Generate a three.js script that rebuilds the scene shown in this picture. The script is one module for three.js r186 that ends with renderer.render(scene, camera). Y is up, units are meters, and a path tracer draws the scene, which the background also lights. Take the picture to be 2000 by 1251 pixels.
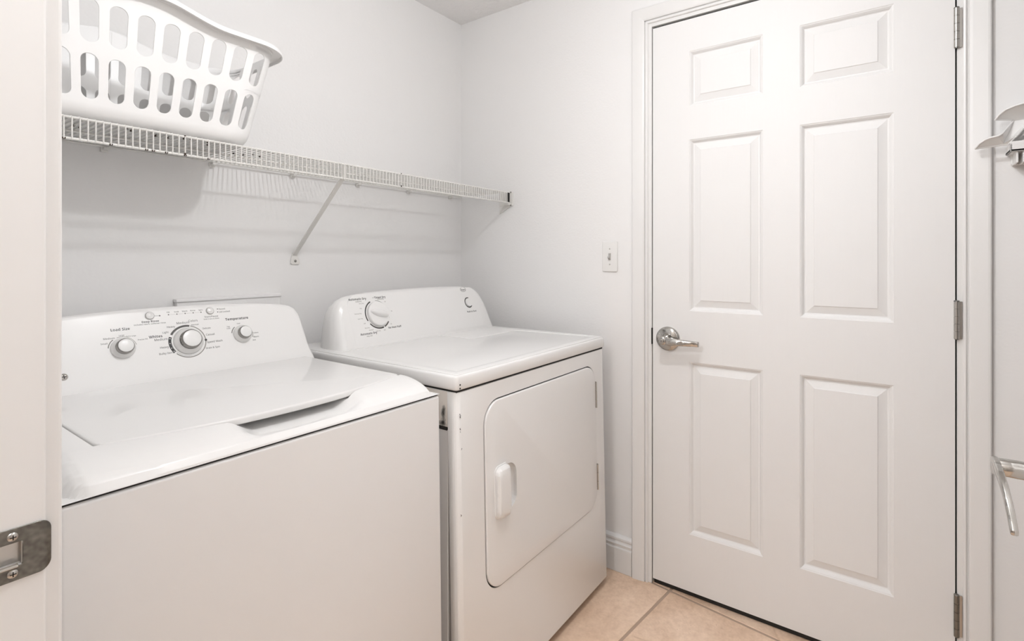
import * as THREE from 'three';
import { RoundedBoxGeometry } from 'three/addons/geometries/RoundedBoxGeometry.js';
import { mergeGeometries, mergeVertices, toCreasedNormals } from 'three/addons/utils/BufferGeometryUtils.js';
import { TessellateModifier } from 'three/addons/modifiers/TessellateModifier.js';
import { ImprovedNoise } from 'three/addons/math/ImprovedNoise.js';
import { Brush, Evaluator, SUBTRACTION } from 'three-bvh-csg';

// ---------------------------------------------------------------- camera, lights, exposure
const scene = new THREE.Scene();
const EYE = 1.197, YAW = THREE.MathUtils.degToRad(36.2), FOCAL = 1018;
const camera = new THREE.PerspectiveCamera(2 * THREE.MathUtils.radToDeg(Math.atan(625.5 / FOCAL)), 2000 / 1251, 0.02, 30);
camera.position.set(0, EYE, 0);
camera.lookAt(Math.cos(YAW), EYE, -Math.sin(YAW));
camera.setViewOffset(2000, 1251, 0, 119.5, 2000, 1251);      // lens shifted down: the horizon lies above the middle
scene.add(camera);

const renderer = new THREE.WebGLRenderer({ antialias: true });
renderer.toneMapping = THREE.LinearToneMapping;
renderer.toneMappingExposure = 1.32;
renderer.shadowMap.enabled = true;
renderer.shadowMap.type = THREE.PCFSoftShadowMap;

const LAMP = { x: 0.80, z: -0.38, intensity: 1.06, glow: 2.5, soft: 1.6 };          // dome on the laundry ceiling, out of view; lights door and back wall
const HALL = { x: -0.66, z: -0.715, intensity: 4.5, glow: 2.5, soft: 14 };         // dome out of view behind the camera; lights lower door, dryer and floor
const WARM = new THREE.Color().setRGB(0.985, 0.995, 1.02);

// ---------------------------------------------------------------- helpers
const CEIL = 2.315, WALLX = 1.866, BACKZ = -1.668, NEARX = 0.16, RIGHTZ = 1.15;
const offs = new Map();                                     // where each group's base stands, so parts can be given in room coordinates
const used = {};
const numbered = (n) => { const k = used[n] = (used[n] ?? -1) + 1; return k ? `${n}_${String(k).padStart(3, '0')}` : n; };
const V = (x, y, z) => new THREE.Vector3(x, y, z);
function tag(o, label, category, group) { o.userData = { label, category }; if (group) o.userData.group = group; return o; }
function thing(name, label, category, [x, y, z], group) {
  const o = new THREE.Group(); o.name = numbered(name); o.position.set(x, y, z); scene.add(o);
  offs.set(o, V(x, y, z));
  return tag(o, label, category, group);
}
function structure(name) { const o = new THREE.Group(); o.name = name; o.userData = { kind: 'structure' }; scene.add(o); offs.set(o, V(0, 0, 0)); return o; }
function part(name, geo, mat, parent, label) {              // geometry in room coordinates -> a named mesh under its parent
  const g = Array.isArray(geo) ? merge(geo) : geo;
  const o = parent ? offs.get(parent) : V(0, 0, 0);
  if (o.lengthSq()) g.translate(-o.x, -o.y, -o.z);
  const m = new THREE.Mesh(g, mat); m.name = parent ? name : numbered(name);
  m.castShadow = m.receiveShadow = true;
  (parent || scene).add(m);
  offs.set(m, o);
  if (label) m.userData.label = label;
  return m;
}
function wallPiece(name, geo, mat) { const m = part(name, geo, mat); m.userData = { kind: 'structure' }; return m; }
function merge(list) {
  const plain = list.map((g) => { const h = g.index ? g.toNonIndexed() : g.clone(); for (const k of Object.keys(h.attributes)) if (!['position', 'normal', 'uv'].includes(k)) h.deleteAttribute(k); return h; });
  return mergeGeometries(plain);
}
function worldUV(g) {                                      // uv in metres by the face's main direction
  const h = g.index ? g.toNonIndexed() : g; h.computeVertexNormals === undefined;
  const p = h.attributes.position, n = h.attributes.normal, uv = new Float32Array(p.count * 2);
  for (let i = 0; i < p.count; i++) {
    const ax = Math.abs(n.getX(i)), ay = Math.abs(n.getY(i)), az = Math.abs(n.getZ(i));
    let u = p.getX(i), v = p.getY(i);
    if (ay > ax && ay > az) { u = p.getX(i); v = p.getZ(i); } else if (ax > az) { u = p.getZ(i); v = p.getY(i); }
    uv[2 * i] = u; uv[2 * i + 1] = v;
  }
  h.setAttribute('uv', new THREE.BufferAttribute(uv, 2));
  return h;
}
const box = (x0, x1, y0, y1, z0, z1) => worldUV(new THREE.BoxGeometry(x1 - x0, y1 - y0, z1 - z0).translate((x0 + x1) / 2, (y0 + y1) / 2, (z0 + z1) / 2));
const rbox = (x0, x1, y0, y1, z0, z1, r, seg = 3) => worldUV(new RoundedBoxGeometry(x1 - x0, y1 - y0, z1 - z0, seg, r).translate((x0 + x1) / 2, (y0 + y1) / 2, (z0 + z1) / 2));
function roundRect(x0, x1, y0, y1, r, path = new THREE.Shape()) {
  const [a, b, c, d] = Array.isArray(r) ? r : [r, r, r, r];          // corners: x0y0, x1y0, x1y1, x0y1
  path.moveTo(x0 + a, y0); path.lineTo(x1 - b, y0); path.absarc(x1 - b, y0 + b, b, -Math.PI / 2, 0);
  path.lineTo(x1, y1 - c); path.absarc(x1 - c, y1 - c, c, 0, Math.PI / 2);
  path.lineTo(x0 + d, y1); path.absarc(x0 + d, y1 - d, d, Math.PI / 2, Math.PI);
  path.lineTo(x0, y0 + a); path.absarc(x0 + a, y0 + a, a, Math.PI, Math.PI * 1.5);
  return path;
}
function poly(pts, S = THREE.Shape) { const s = new S(); pts.forEach(([x, y], i) => (i ? s.lineTo(x, y) : s.moveTo(x, y))); s.closePath(); return s; }
// extrude with a bevel that stays inside the outline, from a to b along the local z
function extrude(shape, a, b, bevel = 0, seg = 2, curve = 12, thick = bevel) {
  const g = new THREE.ExtrudeGeometry(shape, { depth: b - a - 2 * thick, bevelEnabled: bevel > 0, bevelThickness: thick, bevelSize: bevel, bevelOffset: -bevel, bevelSegments: seg, curveSegments: curve });
  return g.translate(0, 0, a + thick);
}
const flat = (g) => g.rotateX(-Math.PI / 2);                          // shape (x, -z) extruded upwards
const sideways = (g) => g.applyMatrix4(new THREE.Matrix4().set(0, 0, 1, 0, 0, 1, 0, 0, 1, 0, 0, 0, 0, 0, 0, 1));  // shape (z, y) extruded along x
function sidewaysFix(g) { sideways(g); flip(g); return g; }
function flip(g) {                                                    // reverse the winding after a mirroring map
  const h = g.index ? g : g;
  if (h.index) { const a = h.index.array; for (let i = 0; i < a.length; i += 3) { const t = a[i]; a[i] = a[i + 1]; a[i + 1] = t; } }
  else for (const k of Object.keys(h.attributes)) { const at = h.attributes[k], n = at.itemSize, a = at.array; for (let i = 0; i < at.count; i += 3) for (let c = 0; c < n; c++) { const t = a[i * n + c]; a[i * n + c] = a[(i + 1) * n + c]; a[(i + 1) * n + c] = t; } }
  h.computeVertexNormals(); return h;
}
const crease = (g, angle = 0.6) => toCreasedNormals(g.index ? g.toNonIndexed() : g, angle);
function warp(g, f) { const p = g.attributes.position, v = V(0, 0, 0); for (let i = 0; i < p.count; i++) { v.fromBufferAttribute(p, i); f(v); p.setXYZ(i, v.x, v.y, v.z); } p.needsUpdate = true; g.computeVertexNormals(); return g; }
function rod(points, r, seg = 6, caps = true) {
  const list = [];
  for (let i = 0; i + 1 < points.length; i++) {
    const a = points[i], b = points[i + 1], d = b.clone().sub(a), L = d.length();
    list.push(new THREE.CylinderGeometry(r, r, L, seg, 1, !caps).applyQuaternion(new THREE.Quaternion().setFromUnitVectors(V(0, 1, 0), d.normalize())).translate((a.x + b.x) / 2, (a.y + b.y) / 2, (a.z + b.z) / 2));
    if (i) list.push(new THREE.SphereGeometry(r, seg, 4).translate(a.x, a.y, a.z));
  }
  return merge(list);
}
const lathe = (pts, seg = 40) => new THREE.LatheGeometry(pts.map(([r, y]) => new THREE.Vector2(r, y)), seg);
const rng = (s) => () => { s = (s + 0x6d2b79f5) | 0; let t = Math.imul(s ^ (s >>> 15), 1 | s); t = (t + Math.imul(t ^ (t >>> 7), 61 | t)) ^ t; return ((t ^ (t >>> 14)) >>> 0) / 4294967296; };
const smooth = (a, b, x) => { const t = Math.min(1, Math.max(0, (x - a) / (b - a))); return t * t * (3 - 2 * t); };
const noise = new ImprovedNoise();

// ---------------------------------------------------------------- procedural textures
function texture(n, f, colour = false, repeat = [1, 1]) {              // f(u, v) -> [r, g, b] 0..255, tiles
  const d = new Uint8Array(n * n * 4);
  for (let j = 0; j < n; j++) for (let i = 0; i < n; i++) { const c = f(i / n, j / n); d[4 * (j * n + i)] = c[0]; d[4 * (j * n + i) + 1] = c[1]; d[4 * (j * n + i) + 2] = c[2]; d[4 * (j * n + i) + 3] = 255; }
  const t = new THREE.DataTexture(d, n, n); t.wrapS = t.wrapT = THREE.RepeatWrapping; t.magFilter = THREE.LinearFilter; t.minFilter = THREE.LinearMipmapLinearFilter; t.generateMipmaps = true;
  t.repeat.set(...repeat); if (colour) t.colorSpace = THREE.SRGBColorSpace; t.needsUpdate = true; return t;
}
function tiled(u, v, fu, fv, z) {                                      // Perlin noise that tiles on the unit square
  const n = (a, b) => noise.noise(a, b, z);
  const x = u * fu, y = v * fv;
  return n(x, y) * (1 - u) * (1 - v) + n(x - fu, y) * u * (1 - v) + n(x, y - fv) * (1 - u) * v + n(x - fu, y - fv) * u * v;
}
const grey = (k) => { const c = Math.max(0, Math.min(255, 128 + 127 * k)); return [c, c, c]; };
const peelTex = texture(512, (u, v) => grey(0.7 * tiled(u, v, 60, 60, 1) + 0.5 * tiled(u, v, 24, 24, 5)), false, [2.2, 2.2]);
const knockTex = texture(512, (u, v) => { const k = tiled(u, v, 26, 26, 3) + 0.5 * tiled(u, v, 60, 60, 9); return grey(k > 0.12 ? 0.6 : k * 2 - 0.2); }, false, [1.6, 1.6]);
const grainTex = texture(512, (u, v) => grey(0.8 * tiled(u, v, 110, 5, 2) + 0.5 * tiled(u, v, 50, 3, 7)), false, [2.4, 2.4]);
function tileTexture(seed) {
  const r = rng(seed), veins = [...Array(6)].map(() => [r(), r(), r() * 6.28, 0.1 + r() * 0.25]);
  return texture(512, (u, v) => {
    const a = tiled(u, v, 4, 4, seed), b = tiled(u, v, 13, 13, seed + 3), c = tiled(u, v, 48, 48, seed + 5), d = tiled(u, v, 120, 120, seed + 8);
    let k = 0.5 * a + 0.35 * b + 0.3 * c + 0.25 * d, dark = 0;
    for (const [x, y, ang, len] of veins) {
      const dx = u - x, dy = v - y, al = dx * Math.cos(ang) + dy * Math.sin(ang), ac = -dx * Math.sin(ang) + dy * Math.cos(ang) + 0.04 * noise.noise(al * 9, seed, x * 9);
      if (Math.abs(al) < len) dark = Math.max(dark, (1 - Math.abs(ac) / 0.006) * (0.35 + 0.4 * c));
    }
    if (c * 0.7 + d > 0.62) dark = Math.max(dark, 0.5);
    k -= Math.max(0, dark);
    return [233 + 46 * k, 204 + 52 * k, 178 + 56 * k];
  }, true, [1 / 0.9, 1 / 0.9]);
}

// ---------------------------------------------------------------- materials (base colours are linear)
const std = (r, g, b, rough, more = {}) => new THREE.MeshStandardMaterial({ color: new THREE.Color().setRGB(r, g, b), roughness: rough, ...more });
const M = {
  wall: std(0.885, 0.875, 0.864, 0.75, { bumpMap: peelTex, bumpScale: 0.0006 }),
  hall: std(0.42, 0.39, 0.36, 0.75, { bumpMap: peelTex, bumpScale: 0.0006 }),  // dark tone chosen for the unseen hall walls, cuts their bounce
  ceiling: std(0.91, 0.90, 0.89, 0.9, { bumpMap: knockTex, bumpScale: 0.002 }),
  trim: std(0.83, 0.82, 0.805, 0.35),
  door: std(0.84, 0.83, 0.818, 0.55, { bumpMap: grainTex, bumpScale: 0.0004 }),
  grout: std(0.47, 0.345, 0.26, 0.9),
  tiles: [3, 11, 23].map((s) => std(1, 1, 1, 0.5, { map: tileTexture(s) })),
  enamel: new THREE.MeshPhysicalMaterial({ color: new THREE.Color().setRGB(0.88, 0.87, 0.855), roughness: 0.3, clearcoat: 0.5, clearcoatRoughness: 0.08 }),
  satinEnamel: new THREE.MeshPhysicalMaterial({ color: new THREE.Color().setRGB(0.83, 0.815, 0.80), roughness: 0.5, clearcoat: 0.15, clearcoatRoughness: 0.3 }),
  lid: new THREE.MeshPhysicalMaterial({ color: new THREE.Color().setRGB(0.86, 0.85, 0.835), roughness: 0.42, clearcoat: 0.5, clearcoatRoughness: 0.02 }),
  plastic: new THREE.MeshPhysicalMaterial({ color: new THREE.Color().setRGB(0.87, 0.86, 0.845), roughness: 0.4, clearcoat: 0.25, clearcoatRoughness: 0.15 }),
  basket: new THREE.MeshPhysicalMaterial({ color: new THREE.Color().setRGB(0.94, 0.935, 0.925), roughness: 0.42, clearcoat: 0.15, clearcoatRoughness: 0.2 }),
  whitePlate: std(0.86, 0.85, 0.83, 0.35),
  wire: std(0.80, 0.785, 0.75, 0.4),
  chrome: std(0.50, 0.485, 0.46, 0.1, { metalness: 1 }),
  nickel: std(0.52, 0.50, 0.47, 0.28, { metalness: 1 }),
  steel: std(0.24, 0.235, 0.22, 0.38, { metalness: 1 }),
  wornSteel: std(0.26, 0.25, 0.235, 0.36, { metalness: 1, map: texture(256, (u, v) => { const k = 215 + 60 * tiled(u, v, 5, 5, 41) + 50 * tiled(u, v, 15, 15, 43); const c = Math.max(90, Math.min(255, k)); return [c, c, c * 0.98]; }, true, [14, 14]) }),
  satinSilver: std(0.80, 0.79, 0.775, 0.25, { metalness: 0.12 }),
  gripMetal: std(0.30, 0.29, 0.275, 0.18, { metalness: 1 }),
  cap: new THREE.MeshPhysicalMaterial({ color: new THREE.Color().setRGB(0.85, 0.845, 0.83), roughness: 0.3, clearcoat: 0.4 }),
  greyPlastic: std(0.42, 0.41, 0.39, 0.35),
  dark: std(0.02, 0.018, 0.016, 0.8),
  rust: std(0.05, 0.032, 0.022, 0.9),
  midGrey: std(0.50, 0.485, 0.46, 0.6),  // even mid grey of the switch toggle
};

// ================================================================ the room
// floor: grout bed with tiles laid about 6.6 degrees off the walls
const floor = structure('floor');
part('grout_bed', box(-1.9, 2.05, -0.06, -0.0016, -1.8, 1.25), M.grout, floor);
{
  const A = THREE.MathUtils.degToRad(6.65), ax = [Math.cos(A), Math.sin(A)], bx = [-Math.sin(A), Math.cos(A)], O = [1.858, -0.653], S = 0.515, gap = 0.0105;
  const clip = (pts, inside, cross) => { const out = []; pts.forEach((p, i) => { const q = pts[(i + 1) % pts.length], a = inside(p), b = inside(q); if (a) out.push(p); if (a !== b) out.push(cross(p, q)); }); return out; };
  const bounds = [[0, 1, -1.29], [0, -1, -1.975], [1, 1, BACKZ + 0.002], [1, -1, -(RIGHTZ - 0.002)]];
  const r = rng(5);
  for (let i = -8; i < 2; i++) for (let j = -4; j < 6; j++) {
    const c = (u, v) => [O[0] + ax[0] * u + bx[0] * v, O[1] + ax[1] * u + bx[1] * v];
    const u0 = i * S + gap / 2, u1 = (i + 1) * S - gap / 2, v0 = j * S + gap / 2, v1 = (j + 1) * S - gap / 2;
    let p = [c(u0, v0), c(u1, v0), c(u1, v1), c(u0, v1)];
    for (const [k, s, lim] of bounds) p = p.length ? clip(p, (q) => s * q[k] >= lim, (a, b) => { const t = (lim * s - a[k]) / (b[k] - a[k]); return [a[0] + t * (b[0] - a[0]), a[1] + t * (b[1] - a[1])]; }) : p;
    let area = 0; p.forEach((a, n) => { const b = p[(n + 1) % p.length]; area += a[0] * b[1] - a[1] * b[0]; });
    if (p.length < 3 || Math.abs(area) < 0.01) continue;
    const g = flat(extrude(poly(p.map(([x, z]) => [x, -z]).reverse()), -0.012, 0, 0.0014, 2));
    const jx = r(), jz = r(), uv = g.attributes.uv, ps = g.attributes.position;
    for (let n = 0; n < uv.count; n++) uv.setXY(n, ps.getX(n) + jx, ps.getZ(n) + jz);
    part('tile', g, M.tiles[Math.floor(r() * 3)], floor);
  }
}
wallPiece('ceiling', box(-1.9, 2.05, CEIL, CEIL + 0.1, -1.8, 1.25), M.ceiling);
wallPiece('wall_back', box(0.06, 2.05, -0.06, CEIL + 0.02, BACKZ - 0.12, BACKZ), M.wall);
wallPiece('wall_right', box(0.06, 2.05, -0.06, CEIL + 0.02, RIGHTZ, RIGHTZ + 0.12), M.wall);
// wall with the panelled door: opening z -0.735 .. 0.155, up to 2.07
wallPiece('wall_far', [box(WALLX, 2.0, -0.06, CEIL + 0.02, BACKZ - 0.05, -0.737), box(WALLX, 2.0, -0.06, CEIL + 0.02, 0.156, RIGHTZ + 0.05), box(WALLX, 2.0, 2.071, CEIL + 0.02, -0.737, 0.156)], M.wall);
// wall with the doorway the camera stands in: opening z -0.775 .. 0.225
wallPiece('wall_near', [box(0.055, NEARX, -0.06, CEIL + 0.02, BACKZ - 0.05, -0.776), box(0.055, NEARX, -0.06, CEIL + 0.02, 0.226, RIGHTZ + 0.05), box(0.055, NEARX, 2.076, CEIL + 0.02, -0.776, 0.226)], M.wall);
wallPiece('unseen_hall_wall', box(-1.42, -1.3, -0.06, CEIL + 0.02, BACKZ - 0.05, RIGHTZ + 0.05), M.hall);  // unseen hall walls, toned dark to hold back light on the jamb
wallPiece('unseen_hall_wall_left', box(-1.42, 0.06, -0.06, CEIL + 0.02, BACKZ - 0.12, BACKZ), M.hall);
wallPiece('unseen_hall_wall_right', box(-1.42, 0.06, -0.06, CEIL + 0.02, RIGHTZ, RIGHTZ + 0.12), M.hall);
wallPiece('unseen_backing', box(2.02, 2.06, -0.06, CEIL + 0.02, -1.7, 1.2), M.wall);  // unseen backing that closes the opening behind the door

// casing profile: p = distance across from the opening side, q = how far it stands off the wall
const CASING = [[0, 0], [0, 0.008], [0.0015, 0.0108], [0.005, 0.0118], [0.0075, 0.0108], [0.0085, 0.006], [0.0115, 0.006], [0.0122, 0.0125], [0.0145, 0.0142], [0.02, 0.0152], [0.05, 0.0188], [0.0545, 0.0186], [0.057, 0.0165], [0.058, 0.013], [0.058, 0]];
function sweepProfile(profile, map, a, b, mitreA = 0, mitreB = 0) {     // map(p, q, s) -> point; s runs a..b, mitred by p at the ends
  const pos = [], idx = [];
  for (const [p, q] of profile) { for (const s of [a - mitreA * p, b + mitreB * p]) { const v = map(p, q, s); pos.push(v.x, v.y, v.z); } }
  const n = profile.length;
  for (let i = 0; i + 1 < n; i++) idx.push(2 * i, 2 * i + 1, 2 * i + 2, 2 * i + 1, 2 * i + 3, 2 * i + 2);
  for (let i = 1; i + 1 < n; i++) { idx.push(0, 2 * i, 2 * i + 2); idx.push(1, 2 * i + 3, 2 * i + 1); }
  const g = new THREE.BufferGeometry(); g.setAttribute('position', new THREE.Float32BufferAttribute(pos, 3)); g.setIndex(idx);
  const h = crease(g, 0.5); h.setAttribute('uv', new THREE.Float32BufferAttribute(new Float32Array(h.attributes.position.count * 2), 2));
  return h;
}
// trim_1: frame of the six-panel door
const trim1 = structure('trim_1');
const CX = WALLX;                                            // casing sits on the wall face
part('casing', sweepProfile(CASING, (p, q, s) => V(CX - q, s, -0.7345 - p * 1.06), 0, 2.069, 0, 1.06), M.trim, trim1);
part('casing', flip(sweepProfile(CASING, (p, q, s) => V(CX - q, s, 0.1515 + p), 0, 2.069, 0, 1)), M.trim, trim1);
part('casing', sweepProfile(CASING, (p, q, s) => V(CX - q, 2.069 + p * 1.06, s), -0.7345, 0.1515, 1.06, 1), M.trim, trim1);
part('jamb', rbox(1.8605, 1.99, 0, 2.0705, -0.7365, -0.7212, 0.0015), M.trim, trim1);
part('jamb', rbox(1.8605, 1.99, 0, 2.0705, 0.1395, 0.1555, 0.0015), M.trim, trim1);
part('jamb', rbox(1.8609, 1.99, 2.056, 2.0709, -0.736, 0.155, 0.0015), M.trim, trim1);
part('door_stop', [box(1.898, 1.935, 0, 2.0545, -0.7212, -0.709), box(1.898, 1.935, 0, 2.0545, 0.127, 0.1395), box(1.898, 1.935, 2.042, 2.0545, -0.7212, 0.1395)], M.trim, trim1);
part('under_door_shade', box(1.872, 1.89, 0.0015, 0.024, -0.716, 0.135), M.dark, trim1);  // dark strip standing in for the shade under the door
part('door_gap_shade', [box(1.876, 1.898, 0.01, 2.056, -0.7213, -0.7150), box(1.876, 1.898, 0.01, 2.056, 0.134, 0.1396), box(1.876, 1.898, 2.045, 2.0562, -0.7213, 0.1396)], M.dark, trim1);  // dark fillers put the shade of the gaps round the leaf into colour
part('latch_plate', rbox(1.8572, 1.868, 0.884, 0.944, -0.7222, -0.7195, 0.001), M.dark, trim1, 'dark latch plate in the door frame');
// baseboards
const BASE = [[0, 0], [0, 0.0155], [0.088, 0.0155], [0.091, 0.0145], [0.093, 0.0115], [0.098, 0.0115], [0.101, 0.014], [0.106, 0.0148], [0.109, 0.0115], [0.113, 0.0095], [0.117, 0.0095], [0.121, 0.0125], [0.128, 0.0125], [0.134, 0.007], [0.137, 0]];
const baseA = wallPiece('baseboard_far', merge([
  flip(sweepProfile(BASE, (p, q, s) => V(WALLX - q, p + 0.001, s), BACKZ, -0.797)),
  flip(sweepProfile(BASE, (p, q, s) => V(WALLX - q, p + 0.001, s), 0.2105, RIGHTZ))]), M.trim);
wallPiece('baseboard_back', flip(sweepProfile(BASE, (p, q, s) => V(s, p + 0.001, BACKZ + q), NEARX, WALLX - 0.018)), M.trim);
wallPiece('baseboard_right', sweepProfile(BASE, (p, q, s) => V(s, p + 0.001, RIGHTZ - q), NEARX, WALLX - 0.018), M.trim);

// trim_2: frame of the doorway in front of the camera, its left jamb in view
const trim2 = structure('trim_2');
{
  const a = new Brush(rbox(0.05, 0.1612, 0, 2.06, -0.776, -0.757, 0.003, 4)), b = new Brush(worldUV(new THREE.BoxGeometry(0.0235, 0.025, 0.024).translate(0.12975, 0.8825, -0.757)));
  a.updateMatrixWorld(); b.updateMatrixWorld(); const e = new Evaluator(); e.attributes = ['position', 'normal', 'uv'];
  part('jamb', e.evaluate(a, b, SUBTRACTION).geometry, M.trim, trim2);
}
part('jamb', rbox(0.05, 0.1612, 0, 2.06, 0.207, 0.226, 0.003, 4), M.trim, trim2);
part('jamb', rbox(0.05, 0.1612, 2.06, 2.078, -0.776, 0.226, 0.003, 4), M.trim, trim2);
const CASING2 = [[0, 0], [0, 0.0125], [0.0006, 0.0145], [0.002, 0.0158], [0.004, 0.0162], [0.05, 0.017], [0.0565, 0.014], [0.058, 0]];
for (const [x, s] of [[NEARX, 1], [0.055, -1]]) {
  const fx = (g) => (s > 0 ? g : flip(g));
  part('casing', fx(flip(sweepProfile(CASING2, (p, q, t) => V(x + s * q, t, -0.7605 - p), 0, 2.065, 0, 1))), M.trim, trim2);
  part('casing', fx(sweepProfile(CASING2, (p, q, t) => V(x + s * q, t, 0.2105 + p), 0, 2.065, 0, 1)), M.trim, trim2);
  part('casing', fx(flip(sweepProfile(CASING2, (p, q, t) => V(x + s * q, 2.065 + p, t), -0.7605, 0.2105, 1, 1))), M.trim, trim2);
}
{ // strike plate let into the left jamb, its lip bent over the jamb's edge
  const y0 = 0.8545, y1 = 0.9105, yc = 0.8825;
  const sp = roundRect(0.098, 0.1655, y0, y1, [0.006, 0.011, 0.011, 0.006]);
  sp.holes.push(roundRect(0.118, 0.1415, yc - 0.0125, yc + 0.0125, 0.0015, new THREE.Path()));
  const g = crease(warp(new TessellateModifier(0.006, 6).modify(extrude(sp, 0, 0.0016, 0.0004, 1)), (v) => { v.z += -0.7569; if (v.x > 0.156) v.z -= 6 * (v.x - 0.156) ** 1.6 * 0.5; }), 0.7);
  const strike = part('strike_plate', g, M.wornSteel, trim2, 'dark worn steel strike plate');
  part('latch_hole', [box(0.118, 0.1415, yc - 0.0125, yc + 0.0125, -0.7665, -0.7655), box(0.118, 0.1188, yc - 0.0125, yc + 0.0125, -0.766, -0.7568), box(0.1407, 0.1415, yc - 0.0125, yc + 0.0125, -0.766, -0.7568)], M.nickel, strike);
  part('latch_tongue', warp(rbox(0.112, 0.138, yc - 0.0135, yc - 0.0105, -0.7575, -0.7525, 0.001), (v) => {}), M.chrome, strike);
  for (const dy of [-0.0195, 0.0195]) {
    const head = lathe([[0, 0.0026], [0.0022, 0.0024], [0.0042, 0.0012], [0.0047, 0]], 20).rotateX(Math.PI / 2).translate(0.1335, yc + dy, -0.7553);
    const screw = part('screw', head, M.nickel, strike);
    part('screw_cross', [box(0.1309, 0.1361, yc + dy - 0.0005, yc + dy + 0.0005, -0.7532, -0.7526), box(0.133, 0.134, yc + dy - 0.0026, yc + dy + 0.0026, -0.7532, -0.7526)], M.dark, strike);
  }
}

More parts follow.
